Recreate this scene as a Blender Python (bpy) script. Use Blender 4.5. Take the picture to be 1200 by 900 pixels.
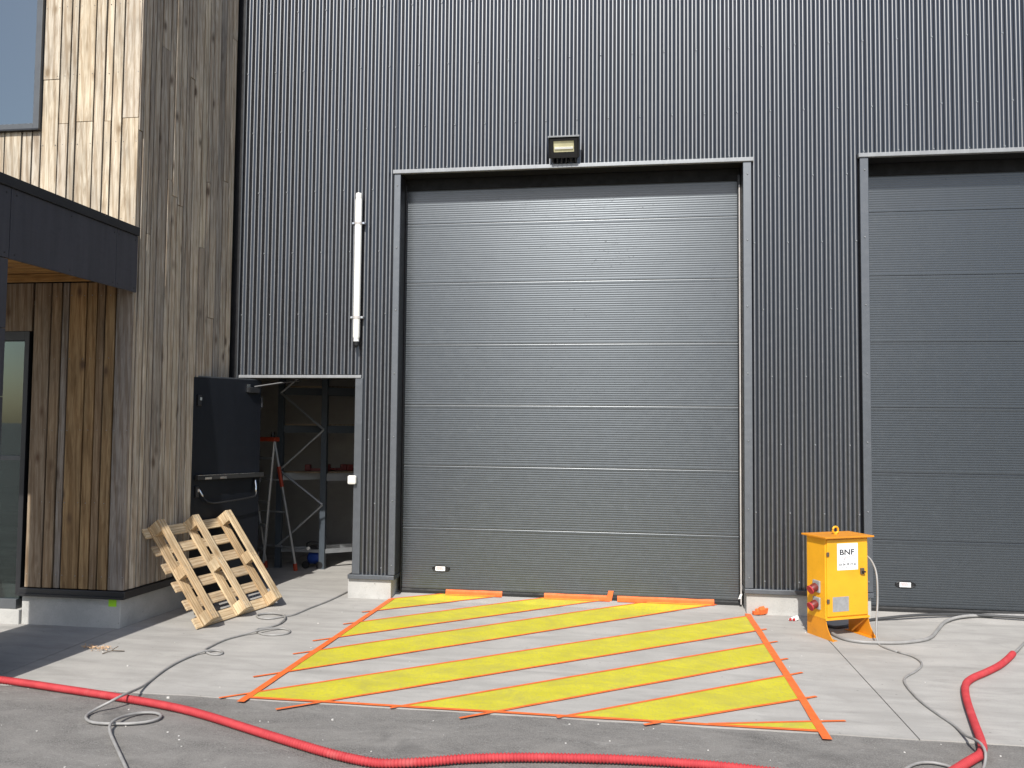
import bpy, math, random
from mathutils import Vector, Matrix, noise
random.seed(7)
for o in list(bpy.data.objects): bpy.data.objects.remove(o)
scene = bpy.context.scene
COL = scene.collection

# ------------------------------------------------------------------ camera
CAMH, CAMD = 1.7, 7.83
yaw, pitch, roll, FPX = -0.14396, 0.04906, 0.009144, 967.68
F = Vector((math.sin(yaw)*math.cos(pitch), math.cos(yaw)*math.cos(pitch), math.sin(pitch)))
R = Vector((math.cos(yaw), -math.sin(yaw), 0)); U = R.cross(F)
R2 = R*math.cos(roll) + U*math.sin(roll); U2 = U*math.cos(roll) - R*math.sin(roll)
cd = bpy.data.cameras.new('camera'); cam = bpy.data.objects.new('camera', cd); COL.objects.link(cam)
cd.sensor_fit = 'HORIZONTAL'; cd.sensor_width = 36; cd.lens = 36*FPX/1200
cd.clip_start = 0.05; cd.clip_end = 3000
M = Matrix((R2, U2, -F)).transposed().to_4x4(); M.translation = Vector((0, -CAMD, CAMH))
cam.matrix_world = M
scene.camera = cam

# ------------------------------------------------------------------ sky, sun, exposure
SUN_T, SUN_A = 1.0, 0.07            # rise per metre into the facade, drift along it
sun_to = Vector((-SUN_A, -1, SUN_T)).normalized()
world = bpy.data.worlds.new('World'); scene.world = world; world.use_nodes = True
nt = world.node_tree; bg = nt.nodes['Background']
sky = nt.nodes.new('ShaderNodeTexSky'); sky.sky_type = 'NISHITA'; sky.sun_disc = False
sky.sun_elevation = math.asin(sun_to.z); sky.sun_rotation = math.pi + SUN_A
sky.air_density = 1.0; sky.dust_density = 1.5
nt.links.new(sky.outputs[0], bg.inputs[0]); bg.inputs[1].default_value = 0.14
sd = bpy.data.lights.new('sun', 'SUN'); sd.energy = 4.6; sd.angle = math.radians(0.55); sd.color = (1, .97, .915)
sun = bpy.data.objects.new('sun', sd); COL.objects.link(sun)
sun.rotation_euler = sun_to.to_track_quat('Z', 'Y').to_euler(); sun.location = (0, -20, 20)
vs = scene.view_settings; vs.view_transform = 'Standard'; vs.look = 'None'; vs.exposure = 0.22; vs.gamma = 1
vs.use_curve_mapping = False
scene.render.resolution_x = 1024; scene.render.resolution_y = 768

# ------------------------------------------------------------------ materials
def new_mat(name):
    m = bpy.data.materials.new(name); m.use_nodes = True
    return m, m.node_tree, m.node_tree.nodes['Principled BSDF']
def N(t, kind, **kw):
    n = t.nodes.new('ShaderNode'+kind)
    for k, v in kw.items():
        if k in n.inputs: n.inputs[k].default_value = v
        else: setattr(n, k, v)
    return n
def ramp(t, src, stops):
    r = N(t, 'ValToRGB'); el = r.color_ramp.elements
    while len(el) < len(stops): el.new(.5)
    for e, (p, c) in zip(el, stops):
        e.position = p; e.color = (*c, 1) if len(c) == 3 else c
    t.links.new(src, r.inputs[0]); return r
def mixc(t, fac, a, b, mode='MIX'):
    n = N(t, 'Mix', data_type='RGBA', blend_type=mode)
    for s, i in ((fac, 0), (a, 6), (b, 7)):
        if hasattr(s, 'is_output'): t.links.new(s, n.inputs[i])
        elif i == 0: n.inputs[0].default_value = s
        else: n.inputs[i].default_value = (*s, 1)
    return n.outputs[2]
def coords(t, scale=(1, 1, 1), rand=False):
    tc = N(t, 'TexCoord'); mp = N(t, 'Mapping'); mp.inputs['Scale'].default_value = scale
    src = tc.outputs['Object']
    if rand:
        oi = N(t, 'ObjectInfo'); mu = N(t, 'Math', operation='MULTIPLY'); mu.inputs[1].default_value = 37.
        t.links.new(oi.outputs['Random'], mu.inputs[0])
        va = N(t, 'VectorMath', operation='ADD'); t.links.new(src, va.inputs[0]); t.links.new(mu.outputs[0], va.inputs[1])
        src = va.outputs[0]
    t.links.new(src, mp.inputs[0]); return mp.outputs[0]
def noisetex(t, vec, scale, detail=4, rough=.6, dist=0):
    n = N(t, 'TexNoise', Scale=scale, Detail=detail, Roughness=rough, Distortion=dist)
    t.links.new(vec, n.inputs['Vector']); return n.outputs['Fac']
def bump(t, b, h, strength=.3, dist=.01):
    n = N(t, 'Bump', Strength=strength, Distance=dist); t.links.new(h, n.inputs['Height'])
    t.links.new(n.outputs[0], b.inputs['Normal'])
def simple(name, col, rough=.5, metal=0, var=.12, spec=.5, scale=6):
    m, t, b = new_mat(name); v = coords(t)
    n = noisetex(t, v, scale, 5)
    lo = tuple(c*(1-var) for c in col); hi = tuple(min(1, c*(1+var)) for c in col)
    r = ramp(t, n, [(.3, lo), (.7, hi)]); t.links.new(r.outputs[0], b.inputs['Base Color'])
    rr = ramp(t, noisetex(t, v, scale*2.3, 4), [(.3, (rough*.85,)*3), (.75, (min(1, rough*1.18),)*3)])
    t.links.new(rr.outputs[0], b.inputs['Roughness'])
    b.inputs['Metallic'].default_value = metal; b.inputs['Specular IOR Level'].default_value = spec
    return m
MAT = {}
def m_concrete(name, base, streak=(1.2, 5, 1), dark=.72, bumpy=.25):
    m, t, b = new_mat(name)
    a = noisetex(t, coords(t, streak), 1.3, 6, .62, .4)
    c1 = ramp(t, a, [(.28, tuple(c*dark for c in base)), (.55, base), (.8, tuple(c*1.13 for c in base))])
    bl = noisetex(t, coords(t), 2.1, 3, .5)
    c2 = mixc(t, ramp(t, bl, [(.38, (.0,)*3), (.62, (.38,)*3)]).outputs[0], c1.outputs[0], tuple(c*.86 for c in base))
    sp = noisetex(t, coords(t), 95, 3, .7)
    c3 = mixc(t, ramp(t, sp, [(.32, (.6,)*3), (.44, (0,)*3)]).outputs[0], c2, tuple(c*.68 for c in base))
    st = noisetex(t, coords(t, (.55, 1.6, 1)), 3.4, 8, .72, 1.2)
    c4 = mixc(t, ramp(t, st, [(.54, (0,)*3), (.72, (.5,)*3)]).outputs[0], c3, tuple(c*.6 for c in base))
    vo = N(t, 'TexVoronoi', Scale=7.); t.links.new(coords(t), vo.inputs['Vector'])
    c4 = mixc(t, ramp(t, vo.outputs['Distance'], [(.035, (.8,)*3), (.06, (0,)*3)]).outputs[0], c4, tuple(c*.5 for c in base))
    pt = noisetex(t, coords(t, (1.5, .5, 1)), 1.1, 5, .6, .5)
    c4 = mixc(t, ramp(t, pt, [(.5, (0,)*3), (.68, (.5,)*3)]).outputs[0], c4, tuple(c*.78 for c in base))
    t.links.new(c4, b.inputs['Base Color'])
    b.inputs['Roughness'].default_value = .82; b.inputs['Specular IOR Level'].default_value = .25
    bump(t, b, noisetex(t, coords(t, streak), 28, 5, .7), bumpy, .006)
    return m
MAT['concrete'] = m_concrete('floated_concrete', (.395, .378, .352))
MAT['plinth'] = m_concrete('cast_concrete', (.46, .45, .425), (3, 3, 3), .78, .3)
MAT['block'] = m_concrete('grey_blockwork', (.36, .34, .315), (2, 2, 3), .85, .4)
def m_asphalt():
    m, t, b = new_mat('dusty_asphalt'); v = coords(t)
    base = ramp(t, noisetex(t, v, 130, 3, .7), [(.3, (.07, .066, .062)), (.5, (.15, .142, .132)), (.72, (.26, .25, .235))])
    dust = ramp(t, noisetex(t, coords(t, (.8, 1.6, 1)), 2.6, 8, .68, .8), [(.36, (.05,)*3), (.68, (.8,)*3)])
    c = mixc(t, dust.outputs[0], base.outputs[0], (.245, .232, .214))
    scuff = ramp(t, noisetex(t, coords(t, (1, 2.2, 1)), 9, 8, .78, 1.5), [(.55, (0,)*3), (.74, (.75,)*3)])
    c = mixc(t, scuff.outputs[0], c, (.33, .32, .30))
    oil = ramp(t, noisetex(t, coords(t, (.7, 1.4, 1)), 1.7, 4, .6, .6), [(.58, (0,)*3), (.74, (.65,)*3)])
    c = mixc(t, oil.outputs[0], c, (.06, .057, .055))
    t.links.new(c, b.inputs['Base Color']); b.inputs['Roughness'].default_value = .88
    b.inputs['Specular IOR Level'].default_value = .25
    bump(t, b, noisetex(t, v, 150, 3, .7), .55, .006); return m
MAT['asphalt'] = m_asphalt()
def m_metal(name, col, rough, dirt=0., spec=.5, ior=1.5, coat=0., crough=.15, aniso=0., spots=0., wave=.06, tint=(.86, .92, 1.)):
    m, t, b = new_mat(name); v = coords(t)
    n = noisetex(t, coords(t, (6, 6, .5)), 3, 5, .6)
    c = ramp(t, n, [(.3, tuple(x*.86 for x in col)), (.7, tuple(x*1.12 for x in col))]).outputs[0]
    d = ramp(t, noisetex(t, coords(t, (1, 1, 1.6)), 7, 8, .75, .6), [(.5, (0,)*3), (.75, (1,)*3)])
    c = mixc(t, d.outputs[0], c, tuple(min(1, x+.03*dirt) for x in col))
    t.links.new(c, b.inputs['Base Color'])
    rn = ramp(t, noisetex(t, coords(t, (1.2, 1.2, 2.2)), 9, 8, .78, .5),
              [(.38, (rough*.88,)*3), (.56, (rough,)*3), (.70, (min(1, rough*(1.25+dirt)),)*3)])
    t.links.new(rn.outputs[0], b.inputs['Roughness']); b.inputs['Specular IOR Level'].default_value = spec
    b.inputs['IOR'].default_value = ior; b.inputs['Coat Weight'].default_value = coat; b.inputs['Coat Roughness'].default_value = crough
    b.inputs['Specular Tint'].default_value = (*tint, 1)
    if aniso:
        # rolled sheet: fine grain spreads reflections up and down
        cv = N(t, 'CombineXYZ'); cv.inputs[2].default_value = 1.
        t.links.new(cv.outputs[0], b.inputs['Tangent']); b.inputs['Anisotropic'].default_value = aniso
    if spots:
        sp = ramp(t, noisetex(t, coords(t, (1, 1, 1.7)), 26, 7, .72, .8), [(.60, (0,)*3), (.68, (spots,)*3)])
        mk = ramp(t, noisetex(t, coords(t, (1, 1, 1)), 1.7, 3, .6), [(.40, (.1,)*3), (.62, (1,)*3)])
        pr = N(t, 'Math', operation='MULTIPLY'); t.links.new(sp.outputs[0], pr.inputs[0]); t.links.new(mk.outputs[0], pr.inputs[1])
        ad = N(t, 'Math', operation='ADD'); t.links.new(rn.outputs[0], ad.inputs[0]); t.links.new(pr.outputs[0], ad.inputs[1])
        t.links.new(ad.outputs[0], b.inputs['Roughness'])
    bump(t, b, noisetex(t, coords(t, (1, 1, .35) if not spots else (.6, 1, 1.3)), 2.2, 3, .5), wave, .02)
    return m
MAT['cladding'] = m_metal('anthracite_coated_steel', (.008, .0085, .0105), .36, .08, .5, 2.1, 0, .2, .74, 0, .06, (.94, .96, 1.))
MAT['doorpanel'] = m_metal('anthracite_door_skin', (.009, .0112, .0132), .405, .05, .5, 1.74, 1., .28, .66, .5, .12, (.82, .91, 1.))
MAT['trim'] = m_metal('anthracite_folded_trim', (.034, .036, .039), .42, .1, .5, 2.1, 0, .2, .6)
MAT['lintel'] = m_metal('grey_folded_lintel', (.26, .265, .27), .42, .1, .5, 1.6, 0, .2, .6)
MAT['blackrubber'] = simple('black_rubber', (.014, .014, .014), .7)
MAT['leafpaint'] = m_metal('blue_black_door_paint', (.006, .0068, .0095), .45, .05, .28)
MAT['fascia'] = m_metal('slate_grey_panel', (.060, .058, .066), .6, .1, .3)
MAT['frame'] = simple('dark_aluminium', (.018, .018, .02), .4)
MAT['greyframe'] = simple('grey_aluminium', (.09, .095, .10), .4)
MAT['membrane'] = simple('black_membrane_and_shade', (.003, .003, .003), .9)  # black sheet behind boards, also the painted shade at the lintels
MAT['galv'] = simple('galvanised_steel', (.30, .31, .32), .5, .6)
MAT['alu'] = simple('brushed_aluminium', (.5, .5, .5), .35, .8)
MAT['chrome'] = simple('bright_steel', (.62, .62, .62), .22, 1)
MAT['rackblue'] = simple('grey_blue_rack_paint', (.05, .062, .075), .55)
MAT['white'] = simple('white_plastic', (.82, .81, .77), .35, 0, .04)
MAT['tube'] = simple('milky_polycarbonate', (.86, .85, .80), .22, 0, .03)
MAT['black'] = simple('black_plastic', (.012, .012, .013), .45)
MAT['orange'] = simple('orange_plastic', (.36, .045, .016), .5)
MAT['redtool'] = simple('red_tool_plastic', (.14, .016, .012), .5)
MAT['blue'] = simple('blue_paint', (.012, .04, .20), .4)
MAT['greycable'] = simple('grey_cable_sheath', (.27, .262, .25), .5, 0, .15, .5, 14)
MAT['darkcable'] = simple('black_cable_sheath', (.05, .05, .05), .5, 0, .15, .5, 14)
MAT['inkdark'] = simple('dark_print', (.03, .03, .035), .6)
MAT['inkred'] = simple('red_print', (.45, .03, .03), .6)
MAT['inkgrey'] = simple('grey_print', (.35, .35, .36), .6)
MAT['paper'] = simple('white_vinyl', (.84, .84, .83), .45, 0, .03)
MAT['plate'] = simple('grey_plate', (.30, .30, .30), .4, 0, .15, .5, 30)
MAT['green'] = simple('lime_sticker', (.36, .72, .02), .5)
MAT['chip'] = simple('fresh_wood_chip', (.62, .42, .26), .8, 0, .25, .3, 60)
MAT['twig'] = simple('dark_bark', (.10, .075, .05), .9)
MAT['refl'] = simple('lamp_reflector', (.62, .58, .36), .3)
MAT['stone'] = simple('pale_grit', (.6, .58, .54), .9)
MAT['seal'] = simple('light_grey_seal', (.5, .47, .45), .5)
def m_wornpaint(name, col, worn, rough, amount):
    m, t, b = new_mat(name); v = coords(t)
    n = ramp(t, noisetex(t, v, 22, 8, .75, .4), [(amount, (0,)*3), (amount+.1, (.85,)*3)])
    f = ramp(t, noisetex(t, v, 4, 4), [(.3, tuple(c*.88 for c in col)), (.7, tuple(c*1.06 for c in col))])
    c = mixc(t, n.outputs[0], f.outputs[0], worn); t.links.new(c, b.inputs['Base Color'])
    b.inputs['Roughness'].default_value = rough; bump(t, b, noisetex(t, v, 40, 4), .08, .004); return m
MAT['boxyellow'] = m_wornpaint('worn_yellow_enamel', (.80, .385, .016), (.42, .20, .03), .42, .62)
MAT['boxorange'] = m_wornpaint('worn_orange_enamel', (.66, .25, .012), (.36, .15, .04), .46, .58)
def m_yellowstripe():
    m, t, b = new_mat('rolled_yellow_paint'); v = coords(t)
    r = ramp(t, noisetex(t, coords(t, (1, 1, 1)), 5, 6, .6), [(.3, (.47, .425, .022)), (.7, (.57, .515, .036))])
    w = ramp(t, noisetex(t, coords(t, (6, 2.4, 1)), 9, 6, .7), [(.50, (0,)*3), (.72, (.55,)*3)])
    c = mixc(t, w.outputs[0], r.outputs[0], (.36, .33, .10))
    w2 = ramp(t, noisetex(t, coords(t, (1, 1, 1)), 55, 5, .75), [(.56, (0,)*3), (.66, (.6,)*3)])
    c = mixc(t, w2.outputs[0], c, (.34, .32, .17))
    w3 = ramp(t, noisetex(t, coords(t, (.8, 1.2, 1)), 2.6, 7, .72, .9), [(.46, (0,)*3), (.68, (.62,)*3)])
    c = mixc(t, w3.outputs[0], c, (.36, .325, .075)); t.links.new(c, b.inputs['Base Color'])
    b.inputs['Roughness'].default_value = .6; b.inputs['Specular IOR Level'].default_value = .3
    bump(t, b, noisetex(t, v, 60, 4), .15, .004); return m
MAT['yellow'] = m_yellowstripe()
MAT['tape'] = simple('orange_masking_tape', (.72, .145, .035), .6, 0, .16, .3, 12)
def m_hose():
    m, t, b = new_mat('red_corrugated_duct'); v = coords(t)
    r = ramp(t, noisetex(t, v, 14, 6), [(.3, (.36, .032, .038)), (.7, (.46, .05, .055))])
    c = mixc(t, ramp(t, noisetex(t, v, 5, 6, .7), [(.55, (0,)*3), (.8, (.4,)*3)]).outputs[0], r.outputs[0], (.46, .20, .18))
    t.links.new(c, b.inputs['Base Color']); b.inputs['Roughness'].default_value = .68; b.inputs['Specular IOR Level'].default_value = .3; return m
MAT['hose'] = m_hose()
def m_wood(name, cols, knot=(.16, .10, .06), gscale=1., axis='z', rough=.75):
    """boards: per-board tone, long grain along an axis, scattered knots"""
    m, t, b = new_mat(name)
    L = .62
    sc = {'z': (9, 9, L), 'x': (L, 9, 9), 'y': (9, L, 9)}[axis]
    v = coords(t, sc, True)
    g = noisetex(t, v, 3.0*gscale, 7, .6, 2.6)
    wv_ = N(t, 'TexWave', Scale=1.5, Distortion=7.5, Detail=4.); wv_.inputs['Detail Scale'].default_value = 1.2; wv_.inputs['Detail Roughness'].default_value = .62
    wv_.bands_direction = {'z': 'DIAGONAL', 'x': 'Y', 'y': 'X'}[axis]
    ws = {'z': (7, 7, .38), 'x': (.38, 7, 7), 'y': (7, .38, 7)}[axis]; t.links.new(coords(t, ws, True), wv_.inputs['Vector'])
    oi = N(t, 'ObjectInfo')
    tone = ramp(t, oi.outputs['Random'], [(i/(len(cols)-1), c) for i, c in enumerate(cols)])
    dk = mixc(t, 1.0, tone.outputs[0], (.66, .61, .56), 'MULTIPLY')
    c = mixc(t, ramp(t, g, [(.36, (1,)*3), (.62, (0,)*3)]).outputs[0], tone.outputs[0], dk)
    dk2 = mixc(t, 1.0, c, (.74, .68, .62), 'MULTIPLY')
    c = mixc(t, ramp(t, wv_.outputs['Fac'], [(.15, (.85,)*3), (.5, (0,)*3)]).outputs[0], c, dk2)
    ks = {'z': (7, 7, 3.6), 'x': (3.6, 7, 7), 'y': (7, 3.6, 7)}[axis]
    vo = N(t, 'TexVoronoi', Scale=.72, Randomness=1.); vo.feature = 'F1'
    kv = coords(t, ks, True); t.links.new(kv, vo.inputs['Vector'])
    kn = ramp(t, vo.outputs['Distance'], [(.07, (.95,)*3), (.11, (.5,)*3), (.19, (.0,)*3)])
    c = mixc(t, kn.outputs[0], c, knot)
    big = noisetex(t, coords(t, (2, 2, .8), True), 1.6, 4, .6)
    c2 = mixc(t, 1., c, (.60, .62, .66), 'MULTIPLY')
    c = mixc(t, ramp(t, big, [(.42, (0,)*3), (.68, (.8,)*3)]).outputs[0], c, c2)
    t.links.new(c, b.inputs['Base Color']); b.inputs['Roughness'].default_value = rough
    b.inputs['Specular IOR Level'].default_value = .25
    bump(t, b, g, .25, .004); return m
MAT['wood_upper'] = m_wood('weathered_pale_larch', [(.48, .42, .33), (.62, .54, .42), (.68, .59, .45), (.54, .48, .40), (.66, .56, .41)], (.25, .18, .11))  # pale weathered tone of the upper front boards
MAT['wood_side'] = m_wood('weathered_grey_larch', [(.43, .375, .31), (.64, .555, .44), (.35, .318, .28), (.56, .48, .38), (.70, .61, .47)], (.12, .085, .06))
MAT['wood_grey'] = m_wood('greyed_larch', [(.33, .29, .25), (.36, .31, .26)], (.12, .085, .06))
MAT['wood_low'] = m_wood('brown_larch', [(.38, .25, .12), (.30, .21, .13), (.44, .28, .13), (.28, .23, .18), (.36, .25, .14)], (.12, .07, .04))
MAT['wood_soffit'] = m_wood('golden_larch_soffit', [(.50, .28, .09), (.42, .23, .08)], (.15, .08, .04), axis='x')
MAT['pallet_x'] = m_wood('new_pallet_pine_slat', [(.70, .55, .36), (.62, .48, .31), (.76, .60, .38), (.66, .52, .34)], (.40, .26, .13), axis='x')
MAT['pallet_y'] = m_wood('new_pallet_pine', [(.72, .55, .34), (.64, .48, .29), (.76, .60, .38), (.66, .52, .34)], (.40, .26, .13), axis='y')
MAT['shelf'] = m_wood('chipboard_shelf', [(.32, .25, .17), (.30, .24, .17)], (.2, .15, .1), axis='x')
def m_glass(name, tint, refl):
    m, t, b = new_mat(name); out = t.nodes['Material Output']
    tr = N(t, 'BsdfTransparent'); tr.inputs[0].default_value = (*tint, 1)
    gl = N(t, 'BsdfGlossy', Roughness=.02); gl.inputs[0].default_value = (.86, .93, .92, 1)
    lw = N(t, 'LayerWeight', Blend=.35); mx = N(t, 'MixShader')
    r = ramp(t, lw.outputs['Fresnel'], [(.0, (refl,)*3), (1, (1,)*3)])
    t.links.new(r.outputs[0], mx.inputs[0]); t.links.new(tr.outputs[0], mx.inputs[1]); t.links.new(gl.outputs[0], mx.inputs[2])
    t.links.new(mx.outputs[0], out.inputs[0]); return m
MAT['glass'] = m_glass('coated_glass', (.36, .43, .41), .06)
MAT['skyglass'] = m_glass('sun_control_glass', (.92, .94, .95), .30)
MAT['blind'] = simple('pale_roller_blind', (.82, .85, .88), .9, 0, .03)
MAT['hall'] = simple('hall_paint', (.05, .058, .052), .8)
MAT['halldark'] = simple('hall_dark_panel', (.03, .034, .032), .6)

# ------------------------------------------------------------------ mesh helpers
class MB:
    def __init__(s): s.v = []; s.f = []
    def add(s, vs_, fs):
        k = len(s.v); s.v += [tuple(p) for p in vs_]; s.f += [tuple(i+k for i in f) for f in fs]; return s
    def box(s, x0, x1, y0, y1, z0, z1):
        return s.add([(x, y, z) for z in (z0, z1) for y in (y0, y1) for x in (x0, x1)],
                     [(0, 2, 3, 1), (4, 5, 7, 6), (0, 1, 5, 4), (2, 6, 7, 3), (0, 4, 6, 2), (1, 3, 7, 5)])
    def obox(s, o, a, b, c):
        """box from corner o along the three edge vectors a, b, c"""
        o, a, b, c = map(Vector, (o, a, b, c))
        P = [o+a*i+b*j+c*k for k in (0, 1) for j in (0, 1) for i in (0, 1)]
        fs = [(0, 2, 3, 1), (4, 5, 7, 6), (0, 1, 5, 4), (2, 6, 7, 3), (0, 4, 6, 2), (1, 3, 7, 5)]
        if a.cross(b).dot(c) < 0: fs = [f[::-1] for f in fs]
        return s.add(P, fs)
    def prism(s, poly, ext):
        """planar polygon (3d points) pushed along ext"""
        P = [Vector(p) for p in poly]; n = len(P); e = Vector(ext)
        nrm = sum(((P[i]-P[0]).cross(P[i+1]-P[0]) for i in range(1, n-1)), Vector())
        if nrm.dot(e) > 0: P = P[::-1]
        fs = [tuple(range(n)), tuple(range(2*n-1, n-1, -1))]
        fs += [(i, n+i, n+(i+1) % n, (i+1) % n) for i in range(n)]
        return s.add(P+[p+e for p in P], fs)
    def tube(s, path, r, n=8, caps=True, rf=None, closed=False):
        P = [Vector(p) for p in path]; m = len(P); up = Vector((0, 0, 1)); rings = []
        for i, p in enumerate(P):
            if closed: d = P[(i+1) % m]-P[i-1]
            else: d = P[min(i+1, m-1)]-P[max(i-1, 0)]
            d = d.normalized() if d.length > 1e-9 else Vector((1, 0, 0))
            a = d.cross(up)
            if a.length < .05: a = d.cross(Vector((0, 1, 0)))
            a.normalize(); b = a.cross(d); rr = rf(i) if rf else r
            rings.append([p+(a*math.cos(2*math.pi*k/n)+b*math.sin(2*math.pi*k/n))*rr for k in range(n)])
        fs = []
        for i in range(m if closed else m-1):
            j = (i+1) % m
            for k in range(n): fs.append((i*n+k, i*n+(k+1) % n, j*n+(k+1) % n, j*n+k))
        if caps and not closed: fs += [tuple(range(n-1, -1, -1)), tuple((m-1)*n+k for k in range(n))]
        return s.add([p for rg in rings for p in rg], fs)
    def cyl(s, a, b, r, n=12): return s.tube([a, b], r, n)
    def build(s, name, mat, parent=None, smooth=False, bevel=0, auto=None):
        me = bpy.data.meshes.new(name); me.from_pydata(s.v, [], s.f); me.update()
        o = bpy.data.objects.new(name, me); COL.objects.link(o)
        me.materials.append(MAT[mat] if isinstance(mat, str) else mat)
        if smooth:
            me.polygons.foreach_set('use_smooth', [True]*len(me.polygons))
            if auto: me.set_sharp_from_angle(angle=math.radians(auto))
        if bevel:
            md = o.modifiers.new('bevel', 'BEVEL'); md.width = bevel; md.segments = 2; md.limit_method = 'ANGLE'
        if parent: attach(o, parent)
        return o
def attach(o, parent):
    o.parent = parent; o.matrix_parent_inverse = parent.matrix_world.inverted()
def tag(o, label=None, cat=None, group=None, kind=None):
    for k, v in (('label', label), ('category', cat), ('group', group), ('kind', kind)):
        if v: o[k] = v
    return o
def empty(name, loc, label=None, cat=None, group=None, kind=None):
    o = bpy.data.objects.new(name, None); COL.objects.link(o); o.location = loc; o.empty_display_size = .1
    o.matrix_world = Matrix.Translation(Vector(loc))
    return tag(o, label, cat, group, kind)
def part_group(name, loc, parent):
    """a part that is an Empty holding sub-parts"""
    o = empty(name, loc); attach(o, parent); bpy.context.view_layer.update(); return o
def spline(pts, step=.03):
    P = [Vector(p) for p in pts]; out = []
    Q = [P[0]*2-P[1]]+P+[P[-1]*2-P[-2]]
    for i in range(1, len(Q)-2):
        a, b, c, d = Q[i-1:i+3]; n = max(2, int((c-b).length/step))
        for k in range(n):
            t = k/n
            out.append(.5*((2*b)+(c-a)*t+(2*a-5*b+4*c-d)*t*t+(3*b-a-3*c+d)*t**3))
    out.append(P[-1]); return out
def at(u, v, z=0.):
    """where a line of sight measured in the photograph meets the level z"""
    d = F + R2*((u-600)/FPX) - U2*((v-450)/FPX); t = (z-CAMH)/d.z
    return Vector((0, -CAMD, CAMH)) + d*t

# ================================================================== GROUND
g = MB()
g.add([(-400, -400, -.006), (400, -400, -.006), (400, 400, -.006), (-400, 400, -.006)], [(0, 1, 2, 3)])
tag(g.build('asphalt_ground', 'asphalt'), kind='structure')
apron = empty('concrete_apron', (0, -1.5, 0), kind='structure')
SLAB_Y = -2.945
for x0, x1 in ((-14, -4.168), (-4.158, 1.559), (1.567, 7.6), (7.608, 14)):
    m = MB()
    n = 40; top = []
    for i in range(n+1):
        x = x0+(x1-x0)*i/n; top.append((x, SLAB_Y+.012*(noise.noise(Vector((x*3.1, 0, 0))))+.006*noise.noise(Vector((x*17, 3, 0))), 0))
    poly = top+[(x1, 6, 0), (x0, 6, 0)]
    m.prism(poly, (0, 0, -.14)); m.build('concrete_slab', 'concrete', apron)

# ================================================================== WAREHOUSE
WT = 7.6                               # height of the cladding
wh = empty('warehouse', (0, .1, 0), 'dark grey corrugated metal warehouse with two tall closed sectional doors', 'building')
PITCH, AMP = .075, .009
def sheet(x0, x1, z0, z1):
    m = MB(); seg = PITCH/16; k0 = int(round(x0/seg)); k1 = int(round(x1/seg)); vs_ = []
    nz = max(2, int((z1-z0)/1.2))
    for j in range(nz+1):
        z = z0+(z1-z0)*j/nz
        for k in range(k0, k1+1):
            x = k*seg
            w = .0009*noise.noise(Vector((x*1.3, z*.9, 5)))
            vs_.append((x, -AMP*math.tanh(1.25*math.cos(2*math.pi*x/PITCH))/.848+w, z))
    c = k1-k0+1
    m.add(vs_, [(j*c+i, j*c+i+1, (j+1)*c+i+1, (j+1)*c+i) for j in range(nz) for i in range(c-1)])
    return m.build('cladding_sheet', 'cladding', wh, smooth=True)
LZ = 4.165
for x0, x1, z0, z1 in ((-3.925, -2.66, 2.18, WT), (-2.66, -2.32, .225, WT), (-2.32, -.9, 4.19, WT), (-.9, .1, 4.19, WT), (.1, 1.1, 4.19, WT),
                       (1.1, 2.06, .225, WT), (2.06, 3.1, 4.19, WT), (3.1, 5.6, 4.19, WT), (5.6, 8.6, .225, WT), (-3.925, -3.78, .225, 2.18)):
    sheet(x0, x1, z0, z1)
# inner lining behind the sheets (keeps daylight out), with the openings left free
for x0, x1, z0, z1 in ((-4.3, -3.942, .0, WT), (-3.941, -2.68, 2.17, WT), (-2.68, -2.315, .0, WT), (-2.315, 1.035, 4.19, WT),
                       (1.04, 2.11, .0, WT), (2.115, 5.5, 4.19, WT), (5.505, 8.6, 0, WT)):
    MB().box(x0, x1, .014 if x0 > -4 else .08, .27, z0, z1).build('wall_lining', 'frame', wh)
MB().box(-9, 8.6, .3, 14, WT-.2, WT).build('roof', 'frame', wh)
MB().box(8.45, 8.6, .27, 14, 0, WT-.2).build('side_wall', 'frame', wh)
MB().box(-9, 8.45, 13.8, 14, 0, WT-.2).build('rear_wall', 'frame', wh)
MB().box(-9.15, -9, .27, 14, 0, WT-.2).build('side_wall', 'frame', wh)
# folded trims
def tr(name, x0, x1, y0, y1, z0, z1, mat='trim', bev=.004): return MB().box(x0, x1, y0, y1, z0, z1).build(name, mat, wh, bevel=bev)
tr('jamb_trim', -2.327, -2.26, -.026, .004, .236, LZ)
tr('jamb_trim', 1.022, 1.098, -.026, .004, .236, LZ)
tr('jamb_trim', 2.058, 2.132, -.026, .004, .236, LZ)
tr('lintel_trim', -2.338, 1.118, -.040, .004, LZ, 4.203, 'lintel')
tr('lintel_soffit', -2.258, 1.020, .005, .19, LZ+.003, 4.18, 'membrane', 0)  # near-black underside: lintel shade put into the colour
tr('lintel_trim', 2.046, 5.6, -.040, .004, LZ, 4.203, 'lintel')
tr('lintel_soffit', 2.134, 5.5, .005, .19, LZ+.003, 4.18, 'membrane', 0)  # same painted shade under the second door's lintel
tr('jamb_trim', -2.69, -2.612, -.026, .26, .236, 2.143)
tr('lintel_trim', -3.905, -2.628, -.034, .004, 2.143, 2.172, 'lintel')
tr('lintel_soffit', -3.80, -2.69, .005, .25, 2.147, 2.16, 'membrane', 0)  # shade below the escape door lintel, painted as a black underside
tr('corner_trim', -4.30, -3.94, .055, .075, 0, WT, 'frame', .002)  # dark recessed strip: shade of the timber corner put into its colour
tr('corner_trim', -3.9395, -3.926, -.014, .075, .236, WT, 'trim', .002)
tr('base_flashing', -2.728, -2.262, -.038, .21, .190, .232)
tr('base_flashing', 1.018, 2.134, -.038, .21, .190, .232)
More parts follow.
